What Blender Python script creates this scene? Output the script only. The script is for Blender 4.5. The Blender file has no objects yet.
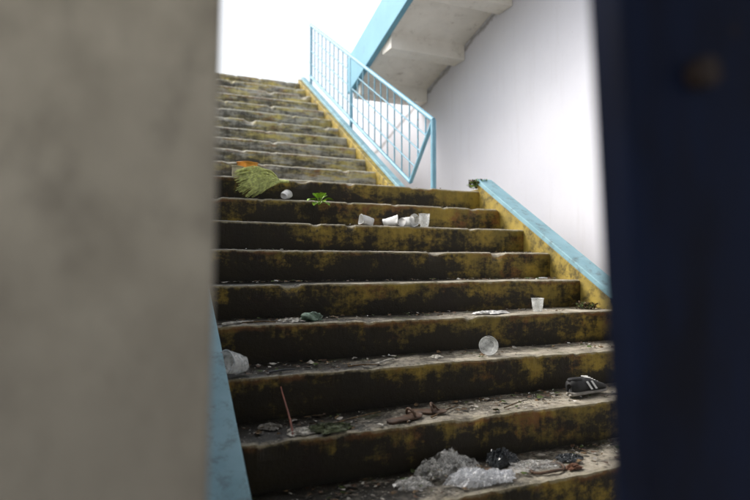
import bpy, math, random
from mathutils import Vector, Matrix, noise
random.seed(7)
D=bpy.data; C=bpy.context
col=C.scene.collection
# ------------------------------------------------------------ helpers
def nt_new(name):
    m=D.materials.new(name); m.use_nodes=True
    nt=m.node_tree; b=nt.nodes['Principled BSDF']
    return m,nt,b
def nd(nt,t,**kw):
    n=nt.nodes.new(t)
    for k,v in kw.items(): setattr(n,k,v)
    return n
def setin(nt,sock,v):
    if hasattr(v,'is_linked') or isinstance(v,bpy.types.NodeSocket): nt.links.new(v,sock)
    elif isinstance(v,(tuple,list)) and len(v)==3 and sock.type=='RGBA': sock.default_value=(*v,1)
    else: sock.default_value=v
def mix(nt,f,a,b,mode='MIX'):
    n=nd(nt,'ShaderNodeMix',data_type='RGBA',blend_type=mode)
    setin(nt,n.inputs[0],f); setin(nt,n.inputs[6],a); setin(nt,n.inputs[7],b)
    return n.outputs[2]
def math_(nt,op,a,b=0.0,clamp=False):
    n=nd(nt,'ShaderNodeMath',operation=op,use_clamp=clamp)
    setin(nt,n.inputs[0],a); setin(nt,n.inputs[1],b); return n.outputs[0]
def ramp(nt,v,a,b):
    n=nd(nt,'ShaderNodeMapRange',interpolation_type='SMOOTHSTEP'); 
    setin(nt,n.inputs[0],v); n.inputs[1].default_value=a; n.inputs[2].default_value=b
    return n.outputs[0]
def noi(nt,scale=(1,1,1),s=1.0,det=6,rough=0.6,off=(0,0,0)):
    g=nd(nt,'ShaderNodeNewGeometry'); mp=nd(nt,'ShaderNodeMapping')
    nt.links.new(g.outputs['Position'],mp.inputs[0]); mp.inputs['Scale'].default_value=scale; mp.inputs['Location'].default_value=off
    n=nd(nt,'ShaderNodeTexNoise'); n.inputs['Scale'].default_value=s; n.inputs['Detail'].default_value=det; n.inputs['Roughness'].default_value=rough
    nt.links.new(mp.outputs[0],n.inputs['Vector']); return n.outputs['Fac']
def pos(nt):
    g=nd(nt,'ShaderNodeNewGeometry'); s=nd(nt,'ShaderNodeSeparateXYZ'); nt.links.new(g.outputs['Position'],s.inputs[0]); return s.outputs
def bump(nt,b,h,st=0.3,dist=0.01):
    n=nd(nt,'ShaderNodeBump'); n.inputs['Strength'].default_value=st; n.inputs['Distance'].default_value=dist
    nt.links.new(h,n.inputs['Height']); nt.links.new(n.outputs[0],b.inputs['Normal'])
def simple(name,colr,rough=0.6,var=0.25,s=30,alpha=1,trans=0,metal=0,dark=None):
    m,nt,b=nt_new(name)
    c2=dark or tuple(c*(1-var*1.6) for c in colr)
    f=ramp(nt,noi(nt,s=s),0.35,0.65)
    setin(nt,b.inputs['Base Color'],mix(nt,f,colr,c2))
    b.inputs['Roughness'].default_value=rough; b.inputs['Alpha'].default_value=alpha
    b.inputs['Transmission Weight'].default_value=trans; b.inputs['Metallic'].default_value=metal
    return m
class MB:
    def __init__(s): s.v=[];s.f=[];s.m=[];s.uv=[];s.sm=[]
    def add(s,vs,fs,mi=0,uvs=None,smooth=False):
        o=len(s.v); s.v+= [tuple(v) for v in vs]
        for i,f in enumerate(fs):
            s.f.append([o+k for k in f]); s.m.append(mi if not isinstance(mi,list) else mi[i]); s.uv.append(uvs[i] if uvs else None); s.sm.append(smooth)
    def box(s,x0,x1,y0,y1,z0,z1,mi=0):
        vs=[(x,y,z) for x in(x0,x1) for y in(y0,y1) for z in(z0,z1)]
        s.add(vs,[(0,1,3,2),(4,6,7,5),(0,4,5,1),(2,3,7,6),(0,2,6,4),(1,5,7,3)],mi)
    def prism(s,poly,x0,x1,mi=0):
        n=len(poly); vs=[(x0,y,z) for y,z in poly]+[(x1,y,z) for y,z in poly]
        fs=[tuple(range(n)),tuple(range(2*n-1,n-1,-1))]+[(i,i+n,(i+1)%n+n,(i+1)%n) for i in range(n)]
        s.add(vs,fs,mi)
    def tube(s,p,q,r,mi=0,seg=8,r2=None):
        p=Vector(p);q=Vector(q);d=(q-p).normalized(); a=d.orthogonal().normalized(); b=d.cross(a); r2=r if r2 is None else r2
        vs=[p+a*r*math.cos(t)+b*r*math.sin(t) for t in [2*math.pi*i/seg for i in range(seg)]]+[q+a*r2*math.cos(t)+b*r2*math.sin(t) for t in [2*math.pi*i/seg for i in range(seg)]]
        fs=[(i,(i+1)%seg,(i+1)%seg+seg,i+seg) for i in range(seg)]
        s.add(vs,fs,mi,smooth=True); s.add(vs[:seg],[tuple(range(seg-1,-1,-1))],mi); s.add(vs[seg:],[tuple(range(seg))],mi)
    def obj(s,name,mats,bevel=0,parent=None,mat=None):
        me=D.meshes.new(name); me.from_pydata(s.v,[],s.f)
        for m in mats: me.materials.append(m)
        for i,p in enumerate(me.polygons): p.material_index=s.m[i]; p.use_smooth=s.sm[i]
        if any(u is not None for u in s.uv):
            ul=me.uv_layers.new(name='UVMap'); 
            for i,p in enumerate(me.polygons):
                if s.uv[i]:
                    for k,li in enumerate(p.loop_indices): ul.data[li].uv=s.uv[i][k]
        me.update(); o=D.objects.new(name,me); col.objects.link(o)
        if mat is not None: o.matrix_world=mat
        if bevel:
            b=o.modifiers.new('b','BEVEL'); b.width=bevel; b.segments=2; b.limit_method='ANGLE'
        if parent: o.parent=parent
        return o
def fixn(o):
    import bmesh
    bm=bmesh.new(); bm.from_mesh(o.data); bmesh.ops.recalc_face_normals(bm,faces=bm.faces); bm.to_mesh(o.data); bm.free()
# ------------------------------------------------------------ constants
RUN,RISE=0.275,0.17
YA,ZA=3.865,2.21            # landing edge
NL=13
YU=4.97; NU=12              # upper flight first riser
XL,XR,XRU=0.34,2.59,2.29
def nose(y): return ZA+RISE/RUN*(y-YA)
def noseu(y): return ZA+RISE+RISE/RUN*(y-YU)
# ------------------------------------------------------------ materials
def riser_mat(name,dark,y1,y2,edge,pale=0,lo=.46,hi=.84,soot=(0.009,0.007,0.004),zk=2.6):
    m,nt,b=nt_new(name)
    uv=nd(nt,'ShaderNodeUVMap'); sp=nd(nt,'ShaderNodeSeparateXYZ'); nt.links.new(uv.outputs[0],sp.inputs[0]); v=sp.outputs[1]; P=pos(nt)
    c=mix(nt,ramp(nt,noi(nt,s=5,det=8),0.35,0.68),y1,y2)
    c=mix(nt,math_(nt,'MULTIPLY',ramp(nt,noi(nt,(1,1,1.4),4,8,.7,(3,1,5)),0.52,0.64),.8),c,(0.19,0.068,0.018))
    if pale:
        c=mix(nt,math_(nt,'MULTIPLY',ramp(nt,noi(nt,(1.2,6,7),2.2,8,.75,(7,1,2)),0.42,0.56),pale),c,(0.42,0.41,0.37))
    st=noi(nt,(16,16,1.6),1.0,5,.6)
    pat=noi(nt,(1.3,3,zk),1.7,8,.74,(1.7,0,0.3))
    fine=noi(nt,(1,1,1),34,6,.75)
    s=math_(nt,'ADD',math_(nt,'MULTIPLY',st,.42),math_(nt,'MULTIPLY',pat,1.45))
    s=math_(nt,'ADD',s,math_(nt,'MULTIPLY',fine,.5))
    s=math_(nt,'SUBTRACT',s,math_(nt,'MULTIPLY',v,.26))
    s=math_(nt,'SUBTRACT',s,math_(nt,'MULTIPLY',P[0],.11))
    s=math_(nt,'ADD',s,dark-.25)
    c=mix(nt,math_(nt,'MULTIPLY',ramp(nt,s,lo,hi),.96),c,soot)
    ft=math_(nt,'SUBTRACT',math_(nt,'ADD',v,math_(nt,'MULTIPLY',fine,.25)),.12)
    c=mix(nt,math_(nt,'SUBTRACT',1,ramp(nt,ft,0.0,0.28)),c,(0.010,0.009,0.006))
    e=math_(nt,'ADD',v,math_(nt,'MULTIPLY',noi(nt,(1,1,1),22,5,.7,(9,2,2)),.22))
    c=mix(nt,math_(nt,'MULTIPLY',math_(nt,'MULTIPLY',ramp(nt,e,.92,1.06),ramp(nt,noi(nt,(1,1,1),3,6,.7,(2,9,4)),.48,.6)),.7),c,(0.20,0.085,0.022))
    c=mix(nt,math_(nt,'MULTIPLY',ramp(nt,e,1.04,1.11),.85),c,edge)
    setin(nt,b.inputs['Base Color'],c); b.inputs['Roughness'].default_value=.6; b.inputs['Specular IOR Level'].default_value=.35
    bump(nt,b,math_(nt,'ADD',fine,math_(nt,'MULTIPLY',pat,.8)),.6,.008)
    return m
def tread_mat(name,dark,bright,xk=.16):
    m,nt,b=nt_new(name)
    uv=nd(nt,'ShaderNodeUVMap'); sp=nd(nt,'ShaderNodeSeparateXYZ'); nt.links.new(uv.outputs[0],sp.inputs[0]); v=sp.outputs[1]; P=pos(nt)
    c=mix(nt,ramp(nt,noi(nt,s=9,det=8),0.3,0.7),tuple(k*bright for k in (0.46,0.42,0.34)),tuple(k*bright for k in (0.22,0.195,0.15)))
    pat=noi(nt,(1.4,2.5,1),2.4,8,.72,(5,0,0)); fine=noi(nt,(1,1,1),55,5,.8)
    s=math_(nt,'ADD',math_(nt,'MULTIPLY',pat,.9),math_(nt,'MULTIPLY',fine,.5))
    s=math_(nt,'ADD',s,math_(nt,'MULTIPLY',v,.16))
    s=math_(nt,'SUBTRACT',s,math_(nt,'MULTIPLY',P[0],xk))
    s=math_(nt,'ADD',s,dark)
    wet=ramp(nt,s,0.50,0.78)
    c=mix(nt,wet,c,(0.014,0.012,0.008))
    g=math_(nt,'MULTIPLY',ramp(nt,noi(nt,(1,1,1),6,7,.7,(2,8,1)),.56,.66),.6)
    c=mix(nt,g,c,(0.04,0.052,0.012))
    sp2=ramp(nt,noi(nt,(1,1,1),120,3,.6,(4,4,4)),.63,.68)
    c=mix(nt,math_(nt,'MULTIPLY',sp2,.8),c,(0.5,0.48,0.42))
    e=math_(nt,'ADD',v,math_(nt,'MULTIPLY',noi(nt,(1,1,1),18,5,.7,(1,2,2)),.35))
    c=mix(nt,math_(nt,'MULTIPLY',math_(nt,'SUBTRACT',1,ramp(nt,e,.13,.25)),.6),c,(.42*bright,.38*bright,.27*bright))
    setin(nt,b.inputs['Base Color'],c); setin(nt,b.inputs['Roughness'],math_(nt,'SUBTRACT',.82,math_(nt,'MULTIPLY',wet,.36))); b.inputs['Specular IOR Level'].default_value=.4
    bump(nt,b,fine,.6,.006)
    return m
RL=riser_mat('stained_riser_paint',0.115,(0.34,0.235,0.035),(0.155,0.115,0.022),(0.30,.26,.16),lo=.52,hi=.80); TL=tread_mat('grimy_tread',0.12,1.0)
RU=riser_mat('lit_upper_riser_paint',0.10,(0.60,0.49,0.14),(0.36,0.31,0.13),(0.66,.64,.55),.9,.50,.92,(.045,.04,.028),5.5); TU=tread_mat('upper_tread',-0.06,1.3,.1)  # upper risers: stronger light put into the colour as a brighter riser paint
def paint(name,c1,c2,grime,s=5,th=(.5,.7),amt=.8,rough=.6):
    m,nt,b=nt_new(name)
    c=mix(nt,ramp(nt,noi(nt,s=s,det=6),.3,.7),c1,c2)
    c=mix(nt,math_(nt,'MULTIPLY',ramp(nt,noi(nt,(1,1,1),s*2.6,9,.75,(3,3,7)),*th),amt),c,grime)
    setin(nt,b.inputs['Base Color'],c); b.inputs['Roughness'].default_value=rough
    bump(nt,b,noi(nt,s=40),.25,.004); return m
M_yel=paint('yellow_curb_paint',(0.44,0.32,0.06),(0.22,0.17,0.04),(0.03,0.025,0.012),th=(.44,.64))
M_blue=paint('light_blue_paint',(0.25,0.43,0.50),(0.18,0.34,0.40),(0.10,0.12,0.11),th=(.50,.66),amt=.6)
M_fascia=paint('fascia_blue_paint',(0.17,0.40,0.53),(0.14,0.34,0.46),(0.10,0.16,0.18),s=2,th=(.56,.74),amt=.4)
M_rail=paint('railing_blue_paint',(0.20,0.41,0.53),(0.15,0.33,0.44),(0.12,0.09,0.06),s=9,th=(.56,.68),rough=.5)
M_conc=paint('raw_concrete',(0.30,0.28,0.25),(0.2,0.19,0.17),(0.08,0.08,0.06))
M_wall,nt,b=nt_new('white_wall_paint')
P=pos(nt)
c=mix(nt,ramp(nt,noi(nt,(1,.5,.5),1.2,5),.3,.7),(0.70,0.71,0.78),(0.63,0.64,0.72))
c=mix(nt,math_(nt,'MULTIPLY',ramp(nt,noi(nt,(1,6,.5),1.5,7,.7),.52,.75),.16),c,(0.42,0.40,0.40))
line=math_(nt,'SUBTRACT',math_(nt,'SUBTRACT',5.578,math_(nt,'MULTIPLY',P[1],.29)),P[2])
wob=math_(nt,'MULTIPLY',math_(nt,'SUBTRACT',noi(nt,s=6,det=6,rough=.75),.5),.16)
d=math_(nt,'ABSOLUTE',math_(nt,'SUBTRACT',math_(nt,'ADD',line,wob),.03))
c=mix(nt,math_(nt,'MULTIPLY',math_(nt,'SUBTRACT',1,ramp(nt,d,.0,.045)),.65),c,(0.12,0.11,0.10))
c=mix(nt,math_(nt,'MULTIPLY',ramp(nt,noi(nt,s=60,det=3,off=(8,1,1)),.68,.72),.5),c,(0.3,0.28,0.26))
setin(nt,b.inputs['Base Color'],c); b.inputs['Roughness'].default_value=.65; bump(nt,b,noi(nt,s=18,det=7),.15,.01)
M_soff=paint('soffit_paint',(0.84,0.81,0.75),(0.74,0.71,0.65),(0.24,0.20,0.15),s=4,th=(.54,.72),amt=.5)
M_pil,nt,b=nt_new('pillar_plaster')
P=pos(nt)
c=mix(nt,ramp(nt,noi(nt,s=9,det=7),.3,.7),(0.58,0.53,0.44),(0.42,0.38,0.31))
c=mix(nt,math_(nt,'MULTIPLY',ramp(nt,noi(nt,(1,1,.5),16,7,.7,(2,2,2)),.50,.68),.5),c,(0.20,0.18,0.15))
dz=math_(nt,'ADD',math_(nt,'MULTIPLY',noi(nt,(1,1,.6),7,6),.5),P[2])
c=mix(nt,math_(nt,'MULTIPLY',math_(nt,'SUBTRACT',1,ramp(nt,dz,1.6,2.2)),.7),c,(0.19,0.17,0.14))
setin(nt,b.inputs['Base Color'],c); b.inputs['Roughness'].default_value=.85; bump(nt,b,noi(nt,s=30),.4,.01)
M_navy,nt,b=nt_new('navy_door_paint')
c=mix(nt,ramp(nt,noi(nt,(3,3,1),5,7),.35,.7),(0.003,0.008,0.030),(0.002,0.003,0.010))
c=mix(nt,ramp(nt,noi(nt,(2,2,1),9,6,.7,(1,4,2)),.62,.70),c,(0.02,0.014,0.012))
setin(nt,b.inputs['Base Color'],c); b.inputs['Roughness'].default_value=.7; b.inputs['Specular IOR Level'].default_value=.15
M_rust=simple('rusty_bolt',(.025,.013,.009),.8)
# ------------------------------------------------------------ stair flights
def flight(mb,x0,x1,y0,z0,n,seg,jit,topdepth):
    for k in range(n):
        y=y0+k*RUN; z=z0+k*RISE; zt=z+RISE; last=(k==n-1); dep=topdepth if last else RUN
        r=[(y+.002,z-.02,0,0,0),(y,z+.055,.35,0,0),(y,z+.11,.68,0,.2),(y,zt-.016,.93,0,1),(y+.004,zt-.005,1,0,1)]
        t=[(y+.004,zt-.005,0,1,1),(y+.016,zt,.05,1,.8),(y+dep*.35,zt-.001,.35,1,.1),(y+dep*.7,zt-.001,.7,1,0),(y+dep+.002,zt,1,1,0)]
        for pr,mi in((r,0),(t,1)):
            vs=[];uvs=[]
            for (yy,zz,v,_,w) in pr:
                for i in range(seg+1):
                    x=x0+(x1-x0)*i/seg
                    q=Vector((x*7,k*3.1+.2,1.3)); a=noise.noise(q)+.6*noise.noise(q*4)+.45*noise.noise(q*11)
                    lo=noise.noise(Vector((x*1.1,k*2.3,9)))
                    chip=max(0,noise.noise(Vector((x*9,k*5.7,4)))-.30)*.06
                    vs.append((x,yy+w*(a*.004*jit+chip*jit),zz+w*(a*.0028*jit-chip*.7*jit)+lo*.006))
            fs=[]
            R=len(pr)
            for j in range(R-1):
                for i in range(seg):
                    a0=j*(seg+1)+i; fs.append((a0,a0+1,a0+seg+2,a0+seg+1))
                    u0=x0+(x1-x0)*i/seg; u1=x0+(x1-x0)*(i+1)/seg; v0=pr[j][2]; v1=pr[j+1][2]
                    uvs.append([(u0,v0),(u1,v0),(u1,v1),(u0,v1)])
            mb.add(vs,fs,mi,uvs)
mb=MB(); y0=YA-12*RUN
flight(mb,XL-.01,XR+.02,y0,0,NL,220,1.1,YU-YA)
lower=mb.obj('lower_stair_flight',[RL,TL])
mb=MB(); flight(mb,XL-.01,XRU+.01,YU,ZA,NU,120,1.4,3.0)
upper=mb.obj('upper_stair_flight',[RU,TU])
mb=MB()
mb.box(XR+.021,2.75,YA+.003,YU,0,ZA-.003,0)
mb.box(XRU,2.57,YU+.003,YU+.06,0,ZA-.01,0)
mb.box(2.66,2.752,YA+.05,YU,ZA-.003,ZA+.035,0)
ld=mb.obj('landing_edge_wall',[M_yel],bevel=.004); fixn(ld)
def curb(name,x0,x1,ya,yb,f,zb,h,capx0,capx1):
    mb=MB()
    mb.prism([(ya,zb),(yb,zb),(yb,f(yb)+h-.035),(ya,max(f(ya)+h-.035,zb+.01))],x0,x1,0)
    mb.prism([(ya-.006,f(ya)+h-.034),(yb+.006,f(yb)+h-.034),(yb+.006,f(yb)+h+.006),(ya-.006,f(ya)+h+.006)],capx0,capx1,1)
    o=mb.obj(name,[M_yel,M_blue],bevel=.005); fixn(o); return o
curb('stair_curb',.15,XL,y0+.02,YA+.05,nose,0,.075,.145,XL+.004)
curb('stair_curb',XR,2.72,y0+.02,YA+.03,nose,0,.080,XR-.004,2.73)
curb('stair_curb',XRU,2.40,YU-.22,YU+11*RUN+.1,noseu,0,.06,XRU+.05,2.41)
curb('stair_curb',.15,XL,YU-.1,YU+11*RUN+.1,noseu,0,.06,.145,XL+.004)
# ------------------------------------------------------------ railing
XRAIL=2.45
sl=RISE/RUN; c_=math.cos(math.atan(sl)); s_=math.sin(math.atan(sl))
Tp=Vector((XRAIL,4.36,1.6194+1.262)); U=Vector((0,c_,s_))
Bt=Vector((XRAIL,4.80,1.6194+.778)); dn=Bt-Tp
L=(8.0-Tp.y)/c_
mb=MB()
mb.tube(Tp,Tp+U*L,.022,0,10); mb.tube(Bt,Bt+U*(L-.5),.018,0,8)
mb.tube(Tp,Bt,.02,0,8)
for k in(.25,.5,.75):
    mb.tube(Tp+dn*k,Tp+dn*k+U*(L-.3),.0075,0,6)
def vline(yv,r,extra=0):
    zt=Tp.z+(yv-Tp.y)*sl; zb=Bt.z+(yv-Bt.y)*sl
    mb.tube((XRAIL,yv,zt),(XRAIL,yv,zb-extra),r,0,8)
yv=Bt.y+.02
while yv<7.95:
    vline(yv,.0075); yv+=.165
for yv2 in (4.50,4.65):
    t=(yv2-Tp.y)/dn.y; zb=Tp.z+dn.z*t; zt=Tp.z+(yv2-Tp.y)*sl; mb.tube((XRAIL,yv2,zt),(XRAIL,yv2,zb),.0075,0,6)
for yp in (6.35,7.96): vline(yp,.02,.16)
mb.tube(Tp,(XRAIL,Tp.y,ZA-.002),.024,0,10)
mb.obj('stair_railing',[M_rail])
# ------------------------------------------------------------ walls
mb=MB(); mb.box(3.4,3.6,-2,8.8,0,6.2,0); mb.obj('white_wall',[M_wall])
mb=MB(); mb.prism([(1.35,0),(9.5,0),(9.5,4.4),(8.3,4.4),(YU,2.9),(YA,2.9),(1.35,1.4)],-.05,.149,0); w=mb.obj('side_wall',[M_wall]); fixn(w)
def zs(y): return 5.578-.29*y
mb=MB()
mb.prism([(6.42,zs(6.42)),(1.8,zs(1.8)),(1.8,zs(1.8)+.18),(6.42,zs(6.42)+.18)],2.502,3.398,0)
for yb in (6.30,5.45,4.6,3.75,2.9):
    mb.prism([(yb-.11,zs(yb-.11)+.01),(yb+.11,zs(yb+.11)+.01),(yb+.11,zs(yb)-.13),(yb-.11,zs(yb)-.13)],2.503,3.397,0)
mb.prism([(6.44,zs(6.44)-.03),(1.8,zs(1.8)-.03),(1.8,zs(1.8)+.42),(6.44,zs(6.44)+.40)],2.44,2.50,1)
o=mb.obj('overhead_flight',[M_soff,M_fascia],bevel=.006); fixn(o)
mb=MB(); mb.box(-2.5,3.398,-2.5,2.1,3.45,3.65,0); mb.obj('unseen_shade_slab',[M_conc])  # slab out of view above the camera, added to darken the near steps
# pillar + door
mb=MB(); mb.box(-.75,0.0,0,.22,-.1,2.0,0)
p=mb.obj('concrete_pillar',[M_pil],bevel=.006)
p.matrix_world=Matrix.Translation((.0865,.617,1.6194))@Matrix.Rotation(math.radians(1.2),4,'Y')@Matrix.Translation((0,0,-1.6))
mb=MB(); mb.box(0,.75,0,.035,-.0,2.0,0)
for zz in(.45,1.05,1.9): mb.box(.05,.72,-.006,.0-.0005,zz,zz+.05,0)
mb.tube((.078,0,1.755),(.078,-.016,1.755),.013,1,6)
p=mb.obj('steel_door',[M_navy,M_rust],bevel=.004)
p.matrix_world=Matrix.Translation((.368,.333,1.6194))@Matrix.Rotation(math.radians(-3.2),4,'Y')@Matrix.Translation((0,0,-1.6))
mb=MB(); mb.add([(-300,-300,-.004),(300,-300,-.004),(300,300,-.004),(-300,300,-.004)],[(0,1,2,3)]); mb.obj('ground',[M_conc])
# ------------------------------------------------------------ small objects
M_clear,nt,b=nt_new('clear_plastic'); b.inputs['Base Color'].default_value=(.85,.87,.86,1); b.inputs['Roughness'].default_value=.22
a=ramp(nt,noi(nt,s=40),.3,.7); setin(nt,b.inputs['Alpha'],math_(nt,'ADD',math_(nt,'MULTIPLY',a,.3),.22))
M_white=simple('white_plastic',(.78,.78,.76),.4,.12)
M_orange=simple('orange_plastic',(.90,.40,.07),.4,.15)
M_cream=simple('cream_plastic',(.80,.72,.5),.5,.15)
M_green=simple('leaf_green',(.34,.58,.05),.45,.3,60)
M_straw=simple('palm_strand',(.74,.80,.28),.6,.3,60)
M_moss=simple('moss',(.06,.09,.015),.9,.4,80)
M_black=simple('shoe_black',(.012,.012,.013),.65,.3)
M_sole=simple('shoe_sole',(.30,.28,.25),.6,.25)
M_brown=simple('brown_rubber',(.10,.055,.03),.6,.35)
M_red=simple('red_stick',(.22,.06,.03),.6,.3)
M_paper=simple('paper',(.55,.53,.47),.8,.4,50)
M_leaf=simple('dry_leaf',(.14,.085,.035),.8,.5,40)
M_dark=simple('dark_plastic',(.03,.032,.035),.3,.3)
def lathe(mb,prof,seg=28,mi=0,squash=None):
    vs=[];fs=[]
    for r,z in prof:
        for i in range(seg):
            t=2*math.pi*i/seg; vs.append((r*math.cos(t),r*math.sin(t),z))
    n=len(prof)
    for j in range(n-1):
        for i in range(seg): fs.append((j*seg+i,j*seg+(i+1)%seg,(j+1)*seg+(i+1)%seg,(j+1)*seg+i))
    if squash: vs=[squash(Vector(v)) for v in vs]
    mb.add(vs,fs,mi,smooth=True)
def cup(loc,rot,h=.095,r=.042,mat=M_clear,crush=0,seed=0,name='plastic_cup',rb=.7):
    mb=MB()
    def sq(v):
        if not crush: return v
        q=Vector((v.x*18+seed*7,v.y*18,v.z*14)); d=noise.noise_vector(q)
        return v+d*crush
    lathe(mb,[(0.001,.003),(r*rb*.95,.003),(r*rb,0),(r*(rb+.02),.006),(r*(rb+.1),h*.3),(r*(rb+.16),h*.33),(r*.92,h*.72),(r*.95,h*.75),(r*.98,h*.97),(r*1.05,h*.97),(r*1.06,h),(r*.99,h),(r*.97,h*.96),(r*.90,h*.7),(r*(rb+.07),h*.28),(r*(rb-.02),.008),(.001,.008)],squash=sq)
    return mb.obj(name,[mat],mat=Matrix.Translation(loc)@rot.to_4x4())
from mathutils import Euler
def E(x,y,z): return Euler([math.radians(a) for a in(x,y,z)]).to_matrix()
def zt(n): return ZA-RISE*n+.001
cup((1.84,3.40,zt(2)),E(0,0,0),.092,.037)
cup((2.10,2.57,zt(5)),E(0,0,0),.075,.034)
cup((1.60,2.33,zt(6)+.044),E(84,6,-30),.09,.043)
cup((.43,2.27,zt(6)+.045),E(80,30,-60),.10,.043,crush=.012,seed=3)
cup((1.45,3.37,zt(2)+.022),E(85,12,-80),.085,.034,M_white,.016,1,'foam_cup')
cup((1.545,3.40,zt(2)+.022),E(80,0,60),.085,.034,M_white,.018,2,'foam_cup')
cup((1.65,3.36,zt(2)+.028),E(95,0,100),.085,.038,M_white,.016,5,'foam_cup')
cup((1.745,3.38,zt(2)+.036),E(88,0,-20),.08,.038,M_clear,.008,6)
cup((.77,3.98,ZA),E(0,0,0),.115,.07,M_orange,.004,8,'plastic_tub',.85)
cup((.69,3.93,ZA),E(0,8,0),.075,.045,M_cream,.006,9,'foam_cup')
cup((.94,3.64,zt(1)+.02),E(60,20,120),.055,.03,M_white,.014,11,'foam_cup')
# palm-strand broom
mb=MB()
for i in range(240):
    t=random.random()
    p0=Vector((.93+random.uniform(-.02,.02),3.81,2.185+random.uniform(-.015,.015)))
    Ln=random.uniform(.19,.30); aa=-.28+1.1*t
    prev=p0; bulge=.045*random.random()
    for k in range(1,7):
        s=k/6; q=p0+Vector((-Ln*s*math.cos(aa),-.12*math.sin(2.2*s)-.02*t,-Ln*s*math.sin(aa)*.65+bulge*math.sin(math.pi*s)))
        q.z=max(q.z,zt(1)+.004+.004*random.random()); mb.tube(prev,q,.0050-.0004*k,0,4,.0046-.0004*k); prev=q
mb.tube((.92,3.81,2.185),(1.02,3.83,2.19),.013,0,8,.01)
mb.obj('hand_broom',[M_straw])
def leaf(mb,base,dirv,L_,w,mi=0,droop=.3,n=6):
    d=Vector(dirv).normalized(); side=d.cross(Vector((0,0,1)))
    side=side.normalized() if side.length>.1 else Vector((1,0,0)); vs=[];fs=[]
    for i in range(n+1):
        s=i/n; c=Vector(base)+d*L_*s+Vector((0,0,-droop*L_*s*s)); ww=w*math.sin(math.pi*min(1,s*.93+.06))**.8
        vs+= [c-side*ww+Vector((0,0,ww*.35)),c,c+side*ww+Vector((0,0,ww*.35))]
    for i in range(n):
        a=i*3; fs+=[(a,a+1,a+4,a+3),(a+1,a+2,a+5,a+4)]
    mb.add(vs,fs,mi,smooth=True)
mb=MB(); B=Vector((1.155,3.572,2.01))
for dx,dy,dz,L_,w in [(-1,-.4,.25,.07,.028),(1,-.4,.35,.075,.030),(.3,-.6,.9,.06,.03),(-.5,-.5,.8,.06,.028),(.6,-.8,-.15,.055,.026),(-.7,-.8,-.2,.055,.024),(.1,-.9,.1,.055,.026),(.9,-.1,.9,.05,.022),(-.2,-.7,1.1,.05,.024)]:
    st=B+Vector((dx,dy,dz)).normalized()*.03+Vector((0,0,.02)); mb.tube(B,st,.002,0,5); leaf(mb,st,(dx,dy,dz),L_,w)
mb.obj('weed_plant',[M_green])
def tuft(name,loc,r,n,mats,h=1.0):
    mb=MB()
    for i in range(n):
        a=random.uniform(0,6.28); rr=r*math.sqrt(random.random()); b0=Vector(loc)+Vector((rr*math.cos(a),rr*math.sin(a),random.random()*r*.5*h))
        leaf(mb,b0,(random.uniform(-1,1),random.uniform(-1,1),random.uniform(.0,1.3)*h),random.uniform(.015,.035),random.uniform(.004,.009),random.randrange(len(mats)),n=3)
    mb.obj(name,mats)
tuft('moss_clump',(2.62,3.93,ZA+.03),.075,420,[M_moss,M_green,M_moss,M_leaf],1.6)
tuft('moss_clump',(2.55,2.40,zt(5)+.03),.06,160,[M_moss,M_leaf,M_dark])
tuft('moss_clump',(2.50,2.62,zt(5)+.0),.06,160,[M_moss,M_leaf])
# sneaker
def loft(mb,secs,seg=20,mi=0):
    vs=[];fs=[]
    for (x,w,zb,ztp,pw) in secs:
        for i in range(seg):
            t=2*math.pi*i/seg; cy=math.copysign(abs(math.cos(t))**pw,math.cos(t)); cz=math.copysign(abs(math.sin(t))**pw,math.sin(t))
            vs.append((x,cy*w,(zb+ztp)/2+cz*(ztp-zb)/2))
    n=len(secs)
    for j in range(n-1):
        for i in range(seg):
            fs.append((j*seg+i,j*seg+(i+1)%seg,(j+1)*seg+(i+1)%seg,(j+1)*seg+i)); 
    fs.append(tuple(range(seg))); fs.append(tuple(range(n*seg-1,(n-1)*seg-1,-1)))
    mb.add(vs,fs,mi,smooth=True)
mb=MB()
loft(mb,[(-.118,.012,.004,.018,.7),(-.112,.026,0,.019,.6),(-.08,.033,0,.019,.5),(-.02,.028,0,.017,.5),(.04,.036,0,.016,.5),(.085,.038,0,.015,.5),(.115,.026,.002,.016,.6),(.125,.010,.006,.014,.7)],mi=1)
loft(mb,[(-.114,.014,.012,.055,.8),(-.108,.027,.012,.072,.8),(-.08,.033,.012,.074,.8),(-.045,.032,.012,.066,.8),(-.02,.032,.012,.078,.85),(.02,.035,.012,.070,.9),(.06,.037,.012,.054,.9),(.095,.034,.012,.042,.9),(.115,.022,.012,.032,.9),(.122,.008,.012,.028,.9)],mi=0)
lathe(mb,[(.024,0),(.026,.006),(.020,.012),(.015,.004)],16,0,squash=lambda v:Vector((v.x*1.7-.072,v.y*.95,v.z+.068)))
for i in range(5): mb.tube((-.005+.016*i,-.020,.079-.007*i),(.0+.016*i,.020,.079-.007*i),.003,2,6)
for sgn in(-1,1):
    for k in range(2):
        x=-.015+.032*k; vs=[(x,sgn*.0385,.022),(x+.014,sgn*.0395,.022),(x-.010,sgn*.0345,.060),(x-.024,sgn*.0345,.060)]; mb.add(vs,[(0,1,2,3)],2)
mb.obj('sneaker',[M_black,M_sole,M_white],mat=Matrix.Translation((1.955,2.05,zt(7)))@E(-8,0,8).to_4x4()@Matrix.Translation((0,0,.007)))
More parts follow.
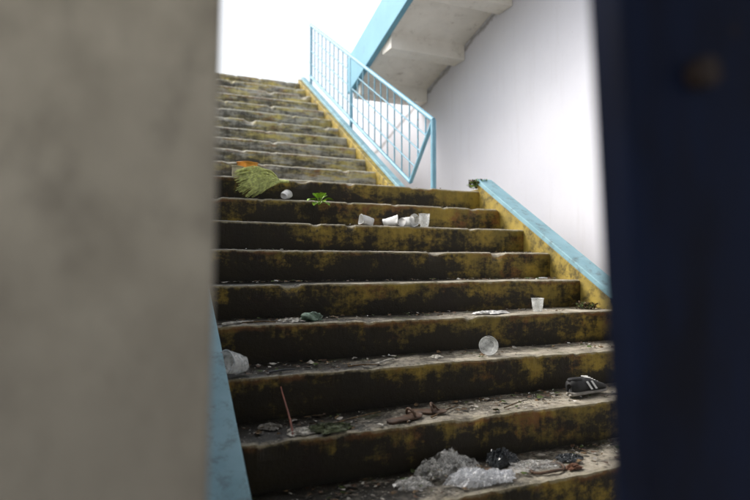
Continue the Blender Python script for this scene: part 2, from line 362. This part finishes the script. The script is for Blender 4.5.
def sandal(loc,rz,name='sandal'):
    mb=MB(); loft(mb,[(-.09,.010,0,.012,.7),(-.08,.024,0,.016,.6),(-.03,.022,0,.014,.6),(.03,.030,0,.013,.6),(.07,.028,0,.013,.6),(.092,.010,.004,.012,.7)],mi=0)
    pr=None
    for i in range(9):
        t=math.pi*i/8; q=(.035-.01*math.sin(t),.03*math.cos(t),.012+.032*math.sin(t))
        if pr: mb.tube(pr,q,.006,0,6)
        pr=q
    mb.tube((.06,0,.012),(.028,0,.043),.004,0,6)
    return mb.obj(name,[M_brown],mat=Matrix.Translation(loc)@E(4,-3,rz).to_4x4()@Matrix.Diagonal((.9,.9,.9,1)))
sandal((.995,2.0,zt(7)+.002),12); sandal((1.12,2.06,zt(7)+.002),-35)
# crumpled lump
def lump(name,loc,sx,sy,sz,mat,seed,amp=.35):
    import bmesh
    bm=bmesh.new(); bmesh.ops.create_icosphere(bm,subdivisions=5,radius=1)
    for v in bm.verts:
        p=v.co.copy(); q=p*1.3+Vector((seed,seed*.7,0))
        n1=noise.noise(q*.8); rd=sum(abs(noise.noise(q*(2.1**k)))/(1.8**k) for k in range(4))
        s=max(.25,1+amp*n1*1.9-amp*rd*.8)
        v.co=Vector((p.x*s*sx,p.y*s*sy,max(-.25,p.z*s)*sz))
    me=D.meshes.new(name); bm.to_mesh(me); bm.free(); me.materials.append(mat)
    for pl in me.polygons: pl.use_smooth=True
    o=D.objects.new(name,me); col.objects.link(o); o.location=Vector(loc)+Vector((0,0,.25*sz)); return o
# thin crumpled film bags: folded sheet with creases
def film(name,colr,a0,a1,rough=.14):
    m,nt,b=nt_new(name); b.inputs['Base Color'].default_value=(*colr,1); b.inputs['Roughness'].default_value=rough
    lw=nd(nt,'ShaderNodeLayerWeight'); lw.inputs[0].default_value=.35
    r=math_(nt,'ABSOLUTE',math_(nt,'SUBTRACT',noi(nt,s=26,det=4,rough=.6),.5))
    cr=math_(nt,'MULTIPLY',math_(nt,'SUBTRACT',1,ramp(nt,r,0,.05)),.30)
    al=math_(nt,'ADD',math_(nt,'MULTIPLY',lw.outputs['Facing'],a1-a0),a0)
    setin(nt,b.inputs['Alpha'],math_(nt,'ADD',al,cr,True)); return m
def bag(name,loc,sx,sy,sz,mat,seed,rz=0,N=30):
    rnd=random.Random(seed); mb=MB(); 
    for layer in range(2):
        vs=[];fs=[]
        off=Vector((seed*3.7+layer*11,seed*1.3,layer*5))
        for j in range(N+1):
            for i in range(N+1):
                u=i/N*2-1; v=j/N*2-1
                x=u*math.sqrt(1-v*v/2); y=v*math.sqrt(1-u*u/2); r=math.hypot(x,y); a=math.atan2(y,x)
                rag=1+.55*noise.noise(Vector((math.cos(a)*1.5,math.sin(a)*1.5,seed)))+.3*noise.noise(Vector((math.cos(a)*4,math.sin(a)*4,seed)))
                q=Vector((x*2.0,y*2.0,0))+off
                w=noise.noise_vector(q*1.1)+.4*noise.noise_vector(q*2.7)
                x2=x*rag+.34*w.x; y2=y*rag+.34*w.y
                rid=1-abs(noise.noise(q*1.5))*3.2; rid2=1-abs(noise.noise(q*3.4+Vector((5,5,5))))*3.0
                env=max(0,1-r*r)**.5
                z=env*(.42+.28*rid+.20*rid2)+.16*abs(noise.noise(q*3)) 
                z=max(.02,z*(1-.45*layer))+.01*layer
                vs.append((x2*sx+rnd.uniform(-1,1)*sx*.012,y2*sy+rnd.uniform(-1,1)*sy*.012,z*sz+.002))
        for j in range(N):
            for i in range(N):
                a=j*(N+1)+i
                if (i+j)%2: fs+=[(a,a+1,a+N+2),(a,a+N+2,a+N+1)]
                else: fs+=[(a,a+1,a+N+1),(a+1,a+N+2,a+N+1)]
        mb.add(vs,fs,0,smooth=False)
    return mb.obj(name,[mat],mat=Matrix.Translation(loc)@Matrix.Rotation(math.radians(rz),4,'Z'))
M_bagw=film('bag_film',(.85,.87,.9),.20,.75)
M_bagc=film('bag_clear',(.70,.70,.68),.02,.35)
M_bagd=film('bag_dark',(.04,.045,.05),.7,1)
bag('plastic_bag',(1.14,1.735,zt(8)),.095,.045,.06,M_bagw,2,-8)
bag('plastic_bag',(1.25,1.73,zt(8)),.06,.035,.035,M_bagw,5,20)
bag('plastic_bag',(1.10,1.86,zt(8)),.10,.06,.10,M_bagc,7,10)
bag('plastic_bag',(1.33,1.85,zt(8)),.055,.045,.075,M_bagd,4,0)
bag('plastic_bag',(1.41,1.77,zt(8)),.10,.05,.03,M_bagc,9,-10)
bag('plastic_bag',(.93,1.80,zt(8)),.07,.05,.03,M_bagc,13,0)
bag('plastic_bag',(1.62,1.80,zt(8)),.05,.035,.02,M_bagd,15,0)
lump('crumpled_paper',(.80,2.56,zt(5)),.055,.03,.03,simple('green_wrapper',(.2,.3,.22),.5,.4,50),3.3,.5)
bag('crumpled_rag',(.68,1.99,zt(7)),.09,.035,.03,simple('green_rag',(.10,.12,.06),.8,.4,50),21)
bag('crumpled_paper',(.58,2.0,zt(7)),.06,.035,.02,M_paper,22)
bag('crumpled_paper',(.70,2.56,zt(5)),.05,.04,.02,M_paper,23)
bag('crumpled_paper',(.46,2.56,zt(5)),.06,.04,.014,M_paper,24)
bag('crumpled_paper',(.49,2.10,zt(7)),.035,.035,.02,M_conc,25)
bag('crumpled_paper',(2.12,2.02,zt(7)),.03,.03,.012,M_paper,26)
bag('crumpled_paper',(1.33,2.34,zt(6)),.03,.025,.012,M_paper,27)
mb=MB(); pr=None
for i in range(25):
    t=2*math.pi*i/24; q=(1.46+.075*math.cos(t),1.74+.04*math.sin(t),zt(8)+.006+.003*math.sin(3*t))
    if pr: mb.tube(pr,q,.006,0,6)
    pr=q
mb.obj('rubber_loop',[M_brown])
bag('dry_leaf',(1.56,1.71,zt(8)),.035,.022,.02,simple('rust_leaf',(.16,.07,.035),.7,.3),31,N=14)
def stick(name,p,q,r,m,bend=.004):
    mb=MB(); p=Vector(p);q=Vector(q); pr=p
    for i in range(1,8):
        s=i/7; c=p.lerp(q,s)+Vector((bend*math.sin(5*s),0,bend*math.sin(3.1*s))); mb.tube(pr,c,r*(1-.4*(i-1)/7),0,6,r*(1-.4*i/7)); pr=c
    mb.obj(name,[m])
stick('red_stick',(.545,1.965,zt(7)),(.562,2.205,zt(7)+.125),.005,M_red,.002)
stick('twig',(.52,2.25,zt(6)+.006),(.64,2.27,zt(6)+.006),.005,M_dark)
stick('twig',(.98,2.25,zt(6)+.006),(1.10,2.31,zt(6)+.014),.006,M_paper)
stick('twig',(.86,2.26,zt(6)+.005),(1.0,2.24,zt(6)+.005),.004,M_leaf)
stick('twig',(.46,2.53,zt(5)+.006),(.62,2.52,zt(5)+.006),.005,M_leaf)
stick('twig',(2.28,2.80,zt(4)+.006),(2.38,2.80,zt(4)+.006),.006,M_white)
stick('twig',(1.1,1.98,zt(7)+.006),(1.3,2.1,zt(7)+.006),.004,M_leaf)
stick('twig',(.38,2.50,zt(5)+.006),(.55,2.56,zt(5)+.006),.005,M_paper)
stick('twig',(.62,2.00,zt(7)+.006),(.95,2.12,zt(7)+.010),.004,M_leaf)
stick('twig',(1.45,1.99,zt(7)+.006),(1.62,2.05,zt(7)+.010),.003,M_leaf)
bag('foam_scrap',(1.77,2.56,zt(5)),.10,.035,.02,M_white,33,N=18)
# litter flakes
mb=MB()
mats=[M_leaf,M_paper,M_brown,M_moss,M_white,M_conc]
def flake(x,y,z,s,mi):
    n=random.choice([3,4,5,6]); a0=random.random()*6.28; asp=random.uniform(.25,.9); vs=[]
    R=Matrix.Rotation(random.random()*6.28,3,'Z')@Matrix.Rotation(random.uniform(-.5,.5),3,'X')
    for i in range(n):
        t=a0+6.28*i/n; v=R@Vector((s*math.cos(t)*random.uniform(.6,1.3),s*asp*math.sin(t)*random.uniform(.6,1.3),random.uniform(-.15,.35)*s)); vs.append((x+v.x,y+v.y,z+.2*s+max(-.1*s,v.z)))
    mb.add(vs,[tuple(range(n))],mi)
for n in range(-11,12):
    if n<0:
        k=-n; yb=YU+(k-1)*RUN; z=ZA+k*RISE; xr=XRU; cnt=70
    elif n==0: yb=YA;z=ZA;xr=XR;cnt=200
    else: yb=YA-n*RUN; z=ZA-RISE*n; xr=XR; cnt=300+70*n
    cl=[(random.uniform(XL,xr),random.uniform(.04,.18)) for _ in range(5)]+([(.55,.2)] if n>3 else [])+([(1.3,.15),(1.9,.15)] if n>6 else [])
    for i in range(cnt):
        if random.random()<.65:
            c0,w=random.choice(cl); x=random.gauss(c0,w)
        else: x=random.uniform(XL,xr)
        if not XL+.01<x<xr-.01: continue
        y=yb+.02+(RUN-.04)*(random.random()**(.6 if random.random()<.6 else 1.5))
        s=random.choice([.002,.003,.003,.004,.005,.007,.010,.016 if n>3 else .008])
        flake(x,y,z+.004,s,random.choices(range(6),[7,2.2,4,2,.8,5])[0] if s<.009 else random.choices(range(6),[7,1,4,2,.3,2])[0])
mb.obj('leaf_litter',mats)
# ------------------------------------------------------------ light
w=D.worlds.new('World'); C.scene.world=w; w.use_nodes=True; nt=w.node_tree; bg=nt.nodes['Background']
sky=nd(nt,'ShaderNodeTexSky',sky_type='NISHITA'); sky.sun_disc=False
sd=Vector((-.60,.50,.80)).normalized()
sky.sun_elevation=math.asin(sd.z); sky.sun_rotation=math.atan2(sd.x,sd.y); sky.dust_density=6; sky.air_density=1.4; sky.ozone_density=1
hs=nd(nt,'ShaderNodeHueSaturation'); hs.inputs['Saturation'].default_value=.35; hs.inputs['Value'].default_value=2.0
nt.links.new(sky.outputs[0],hs.inputs['Color']); nt.links.new(hs.outputs[0],bg.inputs[0]); bg.inputs[1].default_value=.15
l=D.lights.new('sun','SUN'); l.energy=1.7; l.angle=math.radians(20); l.color=(1,.96,.9); lo=D.objects.new('sun',l); col.objects.link(lo)
lo.rotation_euler=sd.to_track_quat('Z','Y').to_euler()
# ------------------------------------------------------------ camera
cam=D.cameras.new('camera'); co=D.objects.new('camera',cam); col.objects.link(co)
cam.sensor_width=36; cam.lens=27.6; cam.clip_start=.02; cam.clip_end=1000
co.location=(0,0,1.6194); co.rotation_euler=(math.radians(91.5),0,math.radians(-23.5))
cam.dof.use_dof=True; cam.dof.focus_distance=2.9; cam.dof.aperture_fstop=1.6
C.scene.camera=co
vs=C.scene.view_settings; vs.view_transform='Standard'; vs.look='None'; vs.exposure=0
